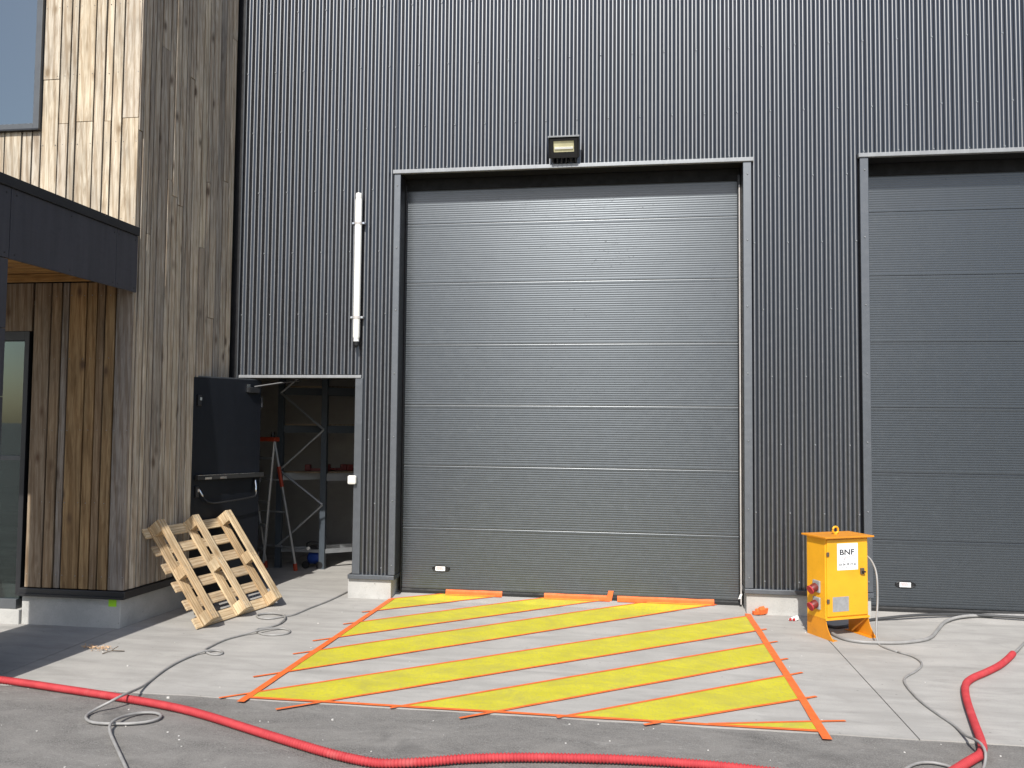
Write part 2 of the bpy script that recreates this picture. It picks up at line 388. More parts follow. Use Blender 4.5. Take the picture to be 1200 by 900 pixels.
tr('base_flashing', -3.924, -3.786, -.038, .2, .190, .232)
for x0, x1 in ((-2.735, -2.30), (1.038, 2.118), (-4.2, -3.80)):
    MB().box(x0, x1, -.003, .27, -.05, .189).build('concrete_plinth', 'plinth', wh, bevel=.006)
for x0, x1 in ((-2.315, -2.262), (1.024, 1.036), (2.120, 2.130)):
    MB().box(x0, x1, .0045, .205, .236, LZ).build('jamb_return', 'frame', wh)
# rows of fixing screws, each row shifted by one wave
sc = MB()
def screw(x, z, y=-.0085):
    r = .0085
    ring = [(x+r*math.cos(a*math.pi/3), y-.001, z+r*math.sin(a*math.pi/3)) for a in range(6)]
    ring2 = [(x+r*.55*math.cos(a*math.pi/3), y-.0065, z+r*.55*math.sin(a*math.pi/3)) for a in range(6)]
    sc.add(ring+ring2, [tuple(range(6, 12))[::1]]+[(i, (i+1) % 6, 6+(i+1) % 6, 6+i) for i in range(6)])
row = 0; z = .30
while z < 7.4:
    for k in range(-54, 115):
        if (k+row) % 4: continue
        x = k*PITCH
        if x < -3.9 or x > 7: continue
        if (-2.62 > x > -3.92 and z < 2.2) or (-2.34 < x < 1.11 and z < 4.22) or (2.04 < x < 5.62 and z < 4.22): continue
        screw(x, z)
    row += 1; z += .62
for x, zs in ((-2.29, 7), (1.06, 7), (2.095, 7)):
    for k in range(zs): screw(x+random.uniform(-.004, .004), .33+k*.62, -.027)
for k in range(-30, 75):
    x = k*PITCH
    if k % 4 == 0 and (x < 1.1 or x > 2.06): screw(x, 4.225)
tag(sc.build('fixing_screws', 'galv', wh), kind='stuff')

# ---- sectional doors
DY = .2
PZ = [.075, .675, 1.285, 1.887, 2.492, 3.11, 3.71, 4.10]
def panel_mesh(x0, x1, z0, z1):
    """ribbed steel face: flats with narrow pressed grooves, folded lips top and bottom"""
    prof = [(z0, .008), (z0+.0004, .0016), (z0+.0018, .0002), (z0+.006, 0)]
    pit = .0220; n = int((z1-z0-.03)/pit); s = z0+((z1-z0)-n*pit)/2; am = .00052
    for k in range(n):
        for q in range(10):
            prof.append((s+(k+q/10)*pit, am*(1-math.cos(2*math.pi*q/10))))
    prof += [(s+n*pit, 0), (z1-.006, 0), (z1-.0014, .0002), (z1-.0003, .0016), (z1, .008)]
    m = MB(); c = len(prof); vs_ = []
    for x in (x0, x1):
        vs_ += [(x, DY+y, z) for z, y in prof]
    fs = [(i, c+i, c+i+1, i+1) for i in range(c-1)]
    b = len(vs_); vs_ += [(x0, DY+.04, z0), (x1, DY+.04, z0), (x1, DY+.04, z1), (x0, DY+.04, z1)]
    fs += [(b, b+3, b+2, b+1), (0, b, b+1, c), (c-1, 2*c-1, b+2, b+3)]
    return m.add(vs_, fs)
def sectional_door(x0, x1, hx, label):
    d = part_group('sectional_door', ((x0+x1)/2, DY, 0), wh); d['label'] = label
    for a, b in zip(PZ, PZ[1:]):
        panel_mesh(x0, x1, a+.001, b-.001).build('door_panel', 'doorpanel', d, smooth=True)
    MB().box(x0, x1, DY+.045, DY+.06, .03, 4.25).build('door_backing', 'blackrubber', d)
    bs = MB(); prof = [(DY-.012, .030), (DY-.014, .060), (DY-.004, .074), (DY+.04, .074), (DY+.04, .030)]
    bs.prism([(x0, y, z) for y, z in prof], (x1-x0, 0, 0)); bs.build('bottom_seal', 'blackrubber', d)
    MB().box(x0-.02, x1+.02, DY-.022, DY-.006, 4.052, LZ-.002).build('top_dark_strip', 'membrane', d)  # near-black strip added across the door head, continuing the dark soffit
    # recessed handle: oval cup, dark rim, white notice
    cz = .277; rim = MB(); ring = []
    rim.tube([(hx+.085*math.cos(t*math.pi/14), DY-.002, cz+.030*math.sin(t*math.pi/14)) for t in range(28)], .006, 6, closed=True)
    rim.build('handle_rim', 'black', d, smooth=True)
    MB().prism([(hx+.083*math.cos(t*math.pi/14), DY-.0012, cz+.028*math.sin(t*math.pi/14)) for t in range(28)], (0, -.0012, 0)).build('handle_cup', 'black', d)
    return d
d1 = sectional_door(-2.255, .996, -1.852, 'closed ribbed dark grey door facing the yellow floor hatching')
d2 = sectional_door(2.136, 5.5, 2.469, 'closed ribbed dark grey door beside the yellow power box')
for d, hx in ((d1, -1.857), (d2, 2.470)):
    MB().box(hx-.052, hx+.045, DY-.0060, DY-.0032, .256, .298).build('handle_notice', 'paper', d)
    for k in range(3): MB().box(hx-.044+k*.004, hx+.02+k*.005, DY-.0072, DY-.0064, .287-k*.010, .2905-k*.010).build('notice_line', 'inkred', d)
MB().box(.998, 1.018, DY-.035, DY+.05, .03, 4.1).build('guide_rail', 'frame', d1)
MB().cyl((1.012, DY-.040, .05), (1.012, DY-.040, 4.0), .007, 8).build('rail_seal', 'seal', d1)
MB().obox((.985, DY-.05, .10), (.022, 0, .004), (0, .006, 0), (.016, 0, .045)).build('rail_end_clip', 'white', d1)
MB().box(-2.259, -2.252, DY-.03, DY+.03, .03, 4.1).build('guide_rail', 'frame', d1)
# sloped concrete sills under the two doors
for x0, x1 in ((-2.30, 1.037), (2.119, 5.5)):
    MB().prism([(x0, -.004, -.02), (x0, -.004, .001), (x0, DY, .034), (x0, .6, .034), (x0, .6, -.02)], (x1-x0, 0, 0)).build('door_sill', 'concrete', wh)

# ---- open emergency door leaf
H0 = Vector((-3.715, .055, 0)); H1 = Vector((-4.09, -.625, 0)); ld = (H1-H0).normalized(); LW = (H1-H0).length
ln = Vector((-ld.y, ld.x, 0))           # towards the viewer
if ln.x < 0: ln = -ln
ed = part_group('emergency_door', (-3.70, 0, 0), wh); ed['label'] = 'black escape door standing open with a push bar'
def lf(s, z, n): return H0+ld*s+ln*n+Vector((0, 0, z))
MB().obox(lf(0, .03, -.025), ld*LW, ln*.05, (0, 0, 2.09)).build('leaf', 'leafpaint', ed, bevel=.004)
MB().obox(lf(LW-.055, .03, -.024), ld*.052, ln*.058, (0, 0, 2.088)).build('leaf_stile', 'leafpaint', ed, bevel=.003)
MB().obox(lf(.02, 2.122, -.03), ld*(LW-.03), ln*.05, (0, 0, .010)).build('top_edge_strip', 'trim', ed)
MB().obox(lf(-.01, 1.155, .030), ld*(LW-.045), ln*.06, (0, 0, .042)).build('push_bar_rail', 'blackrubber', ed, bevel=.006)
MB().obox(lf(-.01, 1.1975, .036), ld*(LW-.045), ln*.055, (0, 0, .004)).build('push_bar_cap', 'chrome', ed)
for s_ in (.42, .58): MB().obox(lf(s_, 1.160, .0905), ld*.07, ln*.004, (0, 0, .020)).build('push_bar_plate', 'chrome', ed)
MB().tube(spline([lf(.07, 1.13, .05), lf(.075, .99, .085), lf(.14, .965, .095), lf(.36, .945, .10), lf(.56, .935, .09), lf(.63, .97, .07), lf(.66, 1.03, .05)], .03), .008, 8).build('push_handle', 'black', ed, smooth=True)
MB().tube(spline([lf(.065, 1.14, .045), lf(.07, 1.06, .07), lf(.075, 1.01, .075)], .02), .012, 8).build('push_bar_arm', 'chrome', ed, smooth=True)
MB().tube(spline([lf(.68, 1.07, .045), lf(.665, 1.03, .06), lf(.65, 1.0, .065)], .02), .012, 8).build('push_bar_arm', 'chrome', ed, smooth=True)
for z in (1.045, 1.90):
    MB().obox(lf(.682, z-.05, .026), ld*.035, ln*.03, (0, 0, .10)).build('latch_case', 'black', ed, bevel=.004)
    MB().obox(lf(.688, z, .057), ld*.02, ln*.012, (0, 0, .028)).build('latch_bolt', 'chrome', ed)
MB().obox(lf(.05, 1.99, .026), ld*.12, ln*.045, (0, 0, .055)).build('door_closer', 'black', ed, bevel=.004)
MB().obox(lf(.14, 2.00, .026), ld*.04, ln*.012, (0, 0, .075)).build('closer_plate', 'chrome', ed)
MB().tube([lf(.1, 2.052, .05), Vector((-3.45, .02, 2.10)), Vector((-3.3, .06, 2.12))], .009, 6).build('closer_arm', 'frame', ed)
for z in (.3, 1.1, 1.85): MB().cyl(lf(-.012, z, .02), lf(-.012, z+.1, .02), .011, 8).build('hinge', 'frame', ed)
MB().box(-3.815, -3.785, -.02, .08, 0, 2.143).build('door_frame', 'frame', wh)
MB().box(-2.705, -2.688, .02, .25, 0, 2.143).build('door_frame', 'frame', wh)

# ---- store room behind the open door
MB().box(-8, -2.315, 3.0, 3.15, 0, 3).build('store_room_wall', 'block', wh)
MB().box(-2.40, -2.315, .275, 3.0, 0, 3).build('store_room_wall', 'block', wh)
MB().box(-5.6, -5.45, .275, 3.0, 0, 3).build('store_room_wall', 'block', wh)
MB().box(-8, -2.32, .275, 3.15, 3.0, 3.1).build('store_room_ceiling', 'block', wh)
MB().box(-5.45, -3.93, .272, .33, 0, 3.0).build('store_room_wall', 'block', wh)

# ================================================================== TIMBER BUILDING
tb = empty('timber_building', (-5, -.8, 0), 'building clad in vertical weathered larch boards with a dark panelled porch', 'building')
FY = -1.52; CX = -4.105; EX, EY = -4.003, -.02      # front plane, corner, end of the side wall
TZ = 8.0
BT = .022
def front_board(x0, x1, z0, z1, mat):
    j = random.uniform(-.004, .003); w = .0072
    m = MB().box(x0+w, x1-w, FY+j, FY+BT+j, z0, z1); return m.build('board', mat, tb, bevel=.002)
FX = [-5.014, -4.853, -4.756, -4.690, -4.527, -4.430, -4.359, -4.263, CX]
cut = {0: 4.62, 1: 4.23, 3: 4.24, 5: 4.235, 7: 4.255}
for i in range(8):
    front_board(FX[i], FX[i+1], .312, 2.86, 'wood_grey' if i in (2, 7) else 'wood_low')
    zc = cut.get(i)
    if zc:
        front_board(FX[i], FX[i+1], 3.1, zc-.002, 'wood_upper'); front_board(FX[i], FX[i+1], zc+.002, TZ, 'wood_upper')
    else: front_board(FX[i], FX[i+1], 3.1, TZ, 'wood_upper')
for a, b in ((-5.096, -5.014), (-5.193, -5.096), (-5.356, -5.193), (-5.44, -5.356), (-5.60, -5.44), (-5.70, -5.60), (-5.86, -5.70), (-5.95, -5.86), (-6.1, -5.95)):
    front_board(a, b, 3.1, 4.175, 'wood_upper')
# side wall boards
sdv = Vector((EX-CX, EY-FY, 0)); SL = sdv.length; sdv.normalize(); snv = Vector((sdv.y, -sdv.x, 0))
SY = [-1.52, -1.46, -1.375, -1.315, -1.232, -1.113, -1.043, -.959, -.862, -.812, -.73, -.60, -.506, -.445, -.327, -.219, -.115, -.02]
cz = {0: 4.15, 2: 3.3, 4: 5.0, 5: 3.85, 6: 3.72, 7: 3.66, 9: 4.9, 11: 3.35, 12: 4.0, 13: 2.7, 16: 5.6, 15: 4.1}
def side_board(s0, s1, z0, z1):
    j = random.uniform(-.010, .003); w = .0085; b = random.uniform(-.0, .0)
    o = Vector((CX, FY, z0))+sdv*(s0+w)+snv*(-BT+j)
    return MB().obox(o, sdv*(s1-s0-2*w), snv*BT, (0, 0, z1-z0)).build('board', 'wood_side', tb, bevel=.002)
for i in range(len(SY)-1):
    s0, s1 = (SY[i]-FY)/(EY-FY)*SL, (SY[i+1]-FY)/(EY-FY)*SL
    if i == 0: s0 += .001
    zc = cz.get(i)
    if zc: side_board(s0, s1, .312, zc-.002); side_board(s0, s1, zc+.002, TZ)
    else: side_board(s0, s1, .312, TZ)
nl = MB()
for i in range(8):
    xm = (FX[i]+FX[i+1])/2; hw = (FX[i+1]-FX[i])/2-.022
    for zz in (.42, 1.02, 1.62, 2.22, 2.75, 3.4, 4.05, 4.65, 5.25):
        for sg in ((-1, 1) if hw > .03 else (0,)):
            nl.cyl((xm+sg*hw, FY-.0042, zz+random.uniform(-.006, .006)), (xm+sg*hw, FY+.003, zz), .0036, 5)
tag(nl.build('nail_heads', 'galv', tb), kind='stuff')
# black membrane core behind the boards
def core(pts, z0, z1, name='wall_core', mat='membrane'):
    return MB().prism([(x, y, z0) for x, y in pts], (0, 0, z1-z0)).build(name, mat, tb)
cx, cy = CX-.034, FY+.034
core([(-5.02, cy), (cx, cy), (EX-.034, EY), (EX-.034, .30), (-5.02, .30)], .30, 3.0)
core([(-5.015, cy), (cx, cy), (EX-.034, EY), (EX-.034, .30), (-5.015, .30)], 3.0, TZ)
core([(-9, cy+.12), (-5.016, cy+.12), (-5.016, .30), (-9, .30)], 3.0, TZ)
core([(-9, cy), (-5.016, cy), (-5.016, cy+.119), (-9, cy+.119)], 3.0, 4.18)
# plinth, black base trim
PXC = -4.15
MB().prism([(-5.045, -1.498, -.05), (PXC, -1.498, -.05), (-4.012, .0, -.05), (-5.045, .0, -.05)], (0, 0, .289)).build('concrete_plinth', 'plinth', tb, bevel=.008)
bt = MB(); bt.box(-5.05, CX+.012, FY-.014, FY+.05, .240, .305)
bt.build('base_trim', 'frame', tb, bevel=.005)
MB().obox(Vector((CX+.0125, FY-.0135, .241))-snv*.05, sdv*(SL-.005), snv*.05, (0, 0, .063)).build('base_trim', 'frame', tb, bevel=.005)
MB().box(-5.05, CX+.014, FY-.032, FY-.0145, .243, .262).build('base_trim_lip', 'frame', tb)
# upper window
wn = part_group('window', (-5.6, FY, 4.2), tb)
MB().box(-5.074, -5.019, FY-.028, FY+.06, 4.19, 7.2).build('window_frame', 'greyframe', wn, bevel=.003)
MB().box(-6.6, -5.074, FY-.028, FY+.06, 4.19, 4.238).build('window_frame', 'greyframe', wn, bevel=.003)
MB().box(-6.6, -5.010, FY-.040, FY+.02, 4.176, 4.189).build('window_sill', 'frame', wn)
MB().box(-6.6, -5.075, FY+.012, FY+.020, 4.239, 7.2).build('pane', 'skyglass', wn)
MB().box(-6.6, -5.075, FY+.085, FY+.089, 4.239, 7.2).build('blind', 'blind', wn)
# entrance glazing under the porch, hall behind it
eg = part_group('entrance_glazing', (-5.6, -1.45, 0), tb)
GX = -5.052
MB().box(GX-.045, GX, -1.515, -1.40, .238, 2.455).build('glazing_frame', 'frame', eg, bevel=.003)
MB().box(-8, GX-.0455, -1.513, -1.40, 2.375, 2.455).build('glazing_frame', 'frame', eg, bevel=.003)
MB().box(-8, GX-.0455, -1.505, -1.40, 1.36, 1.40).build('glazing_frame', 'greyframe', eg, bevel=.003)
MB().box(-8, GX-.0455, -1.50, -1.40, .12, .20).build('glazing_frame', 'greyframe', eg, bevel=.003)
MB().box(-8, GX-.0455, -1.47, -1.462, 1.4005, 2.3745).build('pane', 'glass', eg)
MB().box(-8, GX-.0455, -1.47, -1.462, .2005, 1.3595).build('pane', 'glass', eg)
MB().box(-8, GX+.002, -1.52, -1.38, -.02, .119).build('glazing_sill', 'plinth', eg, bevel=.004)
MB().box(-8.1, -5.03, FY-.002, FY+.022, 2.456, 2.86).build('lintel_board', 'wood_low', tb)
MB().box(-9, -5.05, .6, .7, 0, 3).build('hall_wall', 'hall', tb)
MB().box(-9, -8.9, -1.4, .6, 0, 3).build('hall_wall', 'hall', tb)
MB().box(-7.6, -5.2, .2, .58, .0, .95).build('hall_counter', 'halldark', tb)
for k in range(3): MB().box(-7.6, -5.3, -.30+.22*k, -.10+.22*k, .36+.17*k, .40+.17*k).build('hall_step', 'greyframe', tb)
# porch: right hand fascia panels, cap, soffit boards, end column
PXR = -4.078; PFY = -3.35
po = part_group('porch', (-5, -2.3, 0), tb)
MB().box(-9, PXR-.022, PFY+.022, FY-.036, 2.96, 3.235).build('porch_roof', 'membrane', po)
MB().box(-9, PXR+.016, PFY-.02, FY-.003, 3.240, 3.312).build('roof_cap', 'frame', po, bevel=.004)
for a, b in ((FY-.004, -1.806), (-1.811, -2.945), (-2.951, PFY+.001)):
    MB().box(PXR-.02, PXR, b, a, 2.768, 3.238).build('fascia_panel', 'fascia', po, bevel=.0015)
for a, b in ((-9, -6.6), (-6.594, -5.1), (-5.094, PXR-.021)):
    MB().box(a, b, PFY, PFY+.02, 2.90, 3.238).build('fascia_panel', 'fascia', po, bevel=.0015)
k = 0; y = FY-.04
while y > PFY+.15:
    MB().box(-8.5, PXR-.024, y-.115, y-.004, 2.93-.0, 2.955).build('soffit_board', 'wood_soffit', po); y -= .12
MB().box(-8.5, PXR-.024, FY-.085, FY-.030, 2.865, 2.925).build('soffit_batten', 'wood_soffit', po)
MB().box(-5.06, PXR-.021, -3.32, -2.976, 0, 2.95).build('column_core', 'membrane', po)
for z0, z1 in ((.01, .9), (.905, 1.85), (1.855, 2.30), (2.305, 2.762)):
    MB().box(PXR-.02, PXR, PFY+.001, -2.954, z0, z1).build('column_panel', 'fascia', po, bevel=.0015)
    MB().box(-5.08, PXR-.021, -2.974, -2.954, z0, z1).build('column_panel', 'fascia', po, bevel=.0015)
    MB().box(-5.08, PXR-.021, PFY, PFY+.02, z0, z1).build('column_panel', 'fascia', po, bevel=.0015)
rv = MB()
for yy in (-1.56, -1.78, -1.84, -2.35, -2.9, -2.99):
    for zz in (2.80, 3.20): rv.cyl((PXR-.001, yy, zz), (PXR+.003, yy, zz), .006, 6)
tag(rv.build('rivets', 'frame', po), kind='stuff')
MB().box(-4.255, -4.185, -1.5005, -1.4985, .175, .232).build('lime_sticker', 'green', tb)

# ================================================================== FLOOR MARKING AND TAPE
def gz(x, y, dz):
    """floor point: flat apron, then up the door sill"""
    if y <= 0: return Vector((x, y, dz))
    y2 = y*.54
    return Vector((x*(1-.012*y/.37), y2, dz+.001+.165*y2))
LIN = {'1u': ((-2.289, .021), (-1.841, .36)), '1l': ((-2.294, -.502), (-1.25, .36)), '2u': ((-2.28, -.928), (-.82, .36)),
       '2l': ((-2.304, -1.464), (-.24, .36)), '3u': ((-2.305, -1.84), (.165, .355)), '3l': ((-2.326, -2.394), (.80, .345)),
       '4u': ((-2.338, -2.832), (1.026, -.107)), '4l': ((-1.86, -2.93), (1.03, -.64)), '5u': ((-1.375, -2.93), (1.045, -1.045)),
       '5l': ((-.805, -2.93), (1.034, -1.529)), '6u': ((-.385, -2.93), (1.045, -1.885)), '6l': ((.175, -2.93), (1.048, -2.377)),
       '7u': ((.44, -2.912), (1.074, -2.765))}
hm = empty('hatched_floor_marking', (-.6, -1.3, 0), 'yellow diagonal hatching painted on the concrete before the tall door', 'floor marking')
def quadstrip(pa, pb, name, mat, parent, dz, n=14, w=None):
    m = MB(); vs_ = []
    for i in range(n+1):
        t = i/n
        for P in (pa, pb):
            x = P[0][0]+(P[1][0]-P[0][0])*t; y = P[0][1]+(P[1][1]-P[0][1])*t
            vs_.append(gz(x, y, dz))
    m.add(vs_, [(2*i, 2*i+1, 2*i+3, 2*i+2) for i in range(n)])
    return m.build(name, mat, parent)
def poly_stripe(pts):
    """yellow area between two taped lines, cut into slices so that it follows the sill"""
    import bmesh
    me = bpy.data.meshes.new('yellow_stripe'); bm = bmesh.new()
    bm.faces.new([bm.verts.new((x, y, 0)) for x, y in pts])
    for yy in (0.0,):
        bmesh.ops.bisect_plane(bm, geom=bm.verts[:]+bm.edges[:]+bm.faces[:], plane_co=(0, yy, 0), plane_no=(0, 1, 0))
    for v in bm.verts: v.co = gz(v.co.x, v.co.y, .004)
    bm.normal_update()
    for f_ in bm.faces:
        if f_.normal.z < 0: f_.normal_flip()
    bm.to_mesh(me); bm.free(); me.materials.append(MAT['yellow'])
    o = bpy.data.objects.new('yellow_stripe', me); COL.objects.link(o); attach(o, hm)
L = LIN
poly_stripe([L['1u'][0], L['1l'][0], L['1l'][1], L['1u'][1]])
poly_stripe([L['2u'][0], L['2l'][0], L['2l'][1], L['2u'][1]])
poly_stripe([L['3u'][0], L['3l'][0], L['3l'][1], L['3u'][1]])
poly_stripe([L['4u'][0], (-2.34, -2.925), L['4l'][0], L['4l'][1], L['4u'][1]])
poly_stripe([L['5u'][0], L['5l'][0], L['5l'][1], L['5u'][1]])
poly_stripe([L['6u'][0], L['6l'][0], L['6l'][1], L['6u'][1]])
poly_stripe([L['7u'][0], (1.045, -2.925), (1.07, -2.765)])
def tape(p0, p1, w, dz, label, group=None, ext0=0, ext1=0, seed=0):
    p0, p1 = Vector((*p0, 0)), Vector((*p1, 0)); d = (p1-p0).normalized(); n = Vector((-d.y, d.x, 0))
    p0 = p0-d*ext0; p1 = p1+d*ext1; k = max(8, int((p1-p0).length/.12)); m = MB(); vs_ = []
    # always break the strip where the sill begins, so that it lies on both planes
    ts = [i/k for i in range(k+1)]
    if (p0.y < 0) != (p1.y < 0): ts.append(-p0.y/(p1.y-p0.y)); ts.sort()
    for t in ts:
        c = p0.lerp(p1, t); wob = .0045*noise.noise(Vector((c.x*2.1, c.y*2.1, seed*3.7)))
        ww = w*(1+.10*noise.noise(Vector((c.x*5, c.y*5, seed+9.))))
        for s in (-1, 1):
            q = c+n*(s*ww/2+wob); vs_.append(gz(q.x, q.y, dz+.0015*max(0, noise.noise(Vector((q.x*4, q.y*4, seed))))))
    m.add(vs_, [(2*i, 2*i+1, 2*i+3, 2*i+2)[::-1] for i in range(len(ts)-1)])
    o = m.build('masking_tape_strip', 'tape'); tag(o, label, 'tape', group or 'orange masking tape on the concrete')
TL = 'orange tape strip on the %s of the %s yellow stripe from the door'
ORD = ('first', 'second', 'third', 'fourth', 'fifth', 'sixth', 'seventh')
ext = {'1u': (0, 0), '1l': (.13, 0), '2u': (.17, 0), '2l': (.20, 0), '3u': (.20, 0), '3l': (.22, 0), '4u': (.22, .0), '4l': (.28, .12), '5u': (.06, .13),
       '5l': (.22, .13), '6u': (.05, .16), '6l': (.12, .13), '7u': (.0, .16)}
for i, (k_, (a, b)) in enumerate(LIN.items()):
    tape(a, b, .023 if k_[1] == 'u' else .025, .0055+.0003*(i % 3), TL % ((('door side', 'asphalt side')[k_[1] == 'l']), ORD[int(k_[0])-1]), 'thin tape strips along the stripes', *ext[k_], seed=i)
tape((-2.345, -3.02), (-2.29, .03), .050, .0072, 'wide orange tape border running to the corrugated pier by the open door', None, 0, 0, 31)
tape((1.062, -3.05), (1.047, -.02), .052, .0072, 'wide orange tape border running to the pier behind the power box', None, 0, 0, 32)
tape((-2.36, -2.93), (1.05, -2.925), .032, .0065, 'long orange tape border along the edge between concrete and asphalt', None, 0, 0, 33)
def doortape(x0, x1, label, hi):
    m = MB(); n = 12; vs_ = []
    for i in range(n+1):
        x = x0+(x1-x0)*i/n; w = .004*noise.noise(Vector((x*6, 1, 2)))
        vs_ += [(x, DY-.050, .031+w*.2), (x, DY-.020, .034), (x, DY-.0175, .062), (x, DY-.0055, .079+w)]
    m.add(vs_, [(4*i+j, 4*i+4+j, 4*i+5+j, 4*i+1+j) for i in range(n) for j in range(3)])
    tag(m.build('masking_tape_strip', 'tape'), label, 'tape', 'orange tape on the door foot')
doortape(-1.80, -1.24, 'orange tape on the door foot above the first short yellow stripe', 0)
doortape(-.83, -.20, 'orange tape on the door foot with an upright tab at its end', 0)
doortape(-.13, .77, 'longest piece of orange tape along the foot of the door', 0)
MB().obox((-.235, DY-.024, .03), (.05, -.003, .0), (0, .003, 0), (.02, .012, .095)).build('masking_tape_tab', 'tape')
tag(bpy.data.objects['masking_tape_tab'], 'short upright tab of orange tape stuck on the door foot', 'tape')
tb_ = MB()
for i in range(4):
    a = Vector((1.095+.028*i, -.05+.012*(i % 2), .006)); tb_.obox(a, (.05, .02*(i-1), .008), (-.01, .03, .012*(i % 3)), (0, -.008, .03+.006*i))
tag(tb_.build('crumpled_tape', 'tape'), 'crumpled ball of orange tape at the foot of the pier', 'tape')

# ================================================================== CABLES AND HOSES
def cable(name, pts, r, mat, label, group, lift=None, cat='cable', n=8):
    P = []
    for q in pts:
        z = r if len(q) == 2 else q[2]
        w = at(q[0], q[1], z); P.append(w)
    m = MB(); m.tube(spline(P, .035), r, n); o = m.build(name, mat, smooth=True)
    return tag(o, label, cat, group)
rc = .0085
cable('power_cable', [(412, 690), (406, 694), (385, 704), (363, 712.5), (345, 720), (333, 722.5), (316, 725, .010), (303, 723.5, .012), (302, 720.5, .012), (316, 718.6, .012), (331, 720, .018), (334, 724, .022), (327, 731, .012),
      (315, 735), (303, 737), (300.5, 739.5), (308, 743.3), (322, 744.3), (336, 742.5), (340, 739.5), (333, 736.8), (318, 736.5, .02), (302, 739, .026), (285, 743.5, .012), (263, 750), (248, 757), (240, 762), (247, 766.5), (257, 767), (261, 764.5), (254, 762.3), (240, 762.8, .022), (229, 766.5, .012), (210, 775), (196, 783), (186, 790), (176, 798), (166, 805, .02),
      (153, 811, .055), (141, 816, .064), (128, 823, .045), (114, 830, .018), (104, 836), (100.5, 841), (105, 845.3), (115, 847.3), (132, 848), (150, 848), (170, 846.3), (184, 843), (189, 838.8), (183, 835.5), (168, 835), (150, 838, .014), (137, 842.5, .026), (129, 849, .026), (129, 858, .012), (134, 870), (141, 885), (149, 903), (156, 925)],
      rc, 'greycable', 'thin grey cable looping from the open door across the red hose', 'cables lying about')
cable('power_cable', [(1052, 764), (1069, 769), (1079, 775.5), (1079.5, 781), (1073, 786.7), (1062, 793), (1059.5, 798), (1064.5, 806.7), (1078, 821), (1095.5, 834.5), (1118, 850), (1131, 861.5, .02), (1142, 866.5, .06), (1150, 872, .066), (1155, 882, .05), (1154, 895), (1149, 908), (1140, 930)],
      .0075, 'greycable', 'thin grey cable winding over the concrete to the bent red hose', 'cables lying about')
cable('power_cable', [(1030, 940), (1046, 912), (1062, 900.5), (1073, 895), (1086, 893.3), (1100, 894.8), (1116, 899.5), (1130, 909), (1140, 925)], .0075, 'greycable', 'short arc of grey cable on the asphalt beside the bent red hose', 'cables lying about')
cable('supply_cable', [(967, 722), (964, 731), (975, 742), (989, 748.5), (1007, 751.8), (1029, 753), (1055.5, 753), (1080, 750.3), (1092, 746), (1099, 738), (1108, 728.5, .018), (1124.5, 723, .036), (1151, 721, .045), (1180, 721, .045), (1215, 722, .045), (1290, 727, .045)], .014, 'greycable', 'thick grey supply cable curving from under the power box along the second door', 'cables lying about')
cable('supply_cable', [(966, 722), (966, 731), (977, 735), (993, 733.5), (1016.7, 727), (1035.5, 724.5, .022), (1060, 722, .038), (1082, 720.5, .046), (1110, 720, .048), (1140, 720.5, .048), (1200, 724, .046), (1290, 731, .03)], .013, 'darkcable', 'black supply cable running behind the power box along the second door', 'cables lying about')
def hose(name, pts, r, label, sub=None):
    P = spline([at(u, v, r) for u, v in pts], .0044)
    m = MB(); m.tube(P, r, 12, rf=lambda i: r*(1.0 if i % 4 < 2 else .80)); o = m.build(name, 'hose', smooth=True)
    return tag(o, label, 'hose', 'red corrugated hoses')
hose('corrugated_hose', [(-260, 775), (-120, 783), (0, 796.5), (66.7, 806), (141.7, 817.5), (200, 828), (240, 838), (285, 852), (320, 863), (380, 881), (425, 891.5), (455, 894.5), (500, 892.5), (545, 889), (600, 887.5), (665, 888), (733, 890), (800, 894), (870, 900.5), (960, 912), (1060, 930)], 0.0232,
     'long red corrugated hose snaking over the dusty asphalt from the porch')
hose('corrugated_hose', [(1187, 766), (1180, 773), (1170, 780.5), (1155, 788), (1141, 794), (1133, 800), (1131, 808), (1133, 820), (1137, 833), (1143, 850), (1149, 866), (1151.5, 876), (1149, 884), (1141, 889), (1131, 895), (1120, 902), (1098, 915)], .0232,
     'short bent red corrugated hose with a cable leaving its open end')
cable('power_cable', [(1186.5, 766.5, .026), (1192, 762, .022), (1200, 754), (1212, 742), (1230, 730)], .0095, 'greycable', 'grey cable leaving the open end of the bent red hose', 'cables lying about')

# ================================================================== YELLOW POWER BOX
BA = .47; bw = Vector((math.cos(BA), math.sin(BA), 0)); bd = Vector((math.sin(BA), -math.cos(BA), 0)); bz = Vector((0, 0, 1))
BO = Vector((1.445, -.615, 0)); BW, BD, B0, B1 = .425, .225, .155, .805
pbx = empty('power_distribution_box', BO+bw*.2+bd*.1, 'yellow steel power box on splayed legs with a white BNF sticker', 'power box')
def bp(i, j, z): return BO+bw*i+bd*j+bz*z
MB().obox(bp(0, 0, B0), bw*BW, bd*BD, bz*(B1-B0)).build('cabinet', 'boxyellow', pbx, bevel=.004)
MB().obox(bp(.012, BD+.001, B0+.022), bw*(BW-.024), bd*.010, bz*(B1-B0-.035)).build('cabinet_door', 'boxyellow', pbx, bevel=.004)
MB().obox(bp(-.004, BD+.0, B0-.006), bw*(BW+.008), bd*.014, bz*.018).build('bottom_rail', 'boxyellow', pbx, bevel=.002)
lid = MB().obox(bp(-.03, -.03, B1), bw*(BW+.06), bd*(BD+.075), bz*.014).build('lid', 'boxorange', pbx, bevel=.003)
rg = MB(); cc = bp(BW*.47, BD*.5, B1+.047)
rg.tube([cc+bw*(.027*math.cos(t*math.pi/10))+bz*(.027*math.sin(t*math.pi/10)) for t in range(20)], .0085, 8, closed=True)
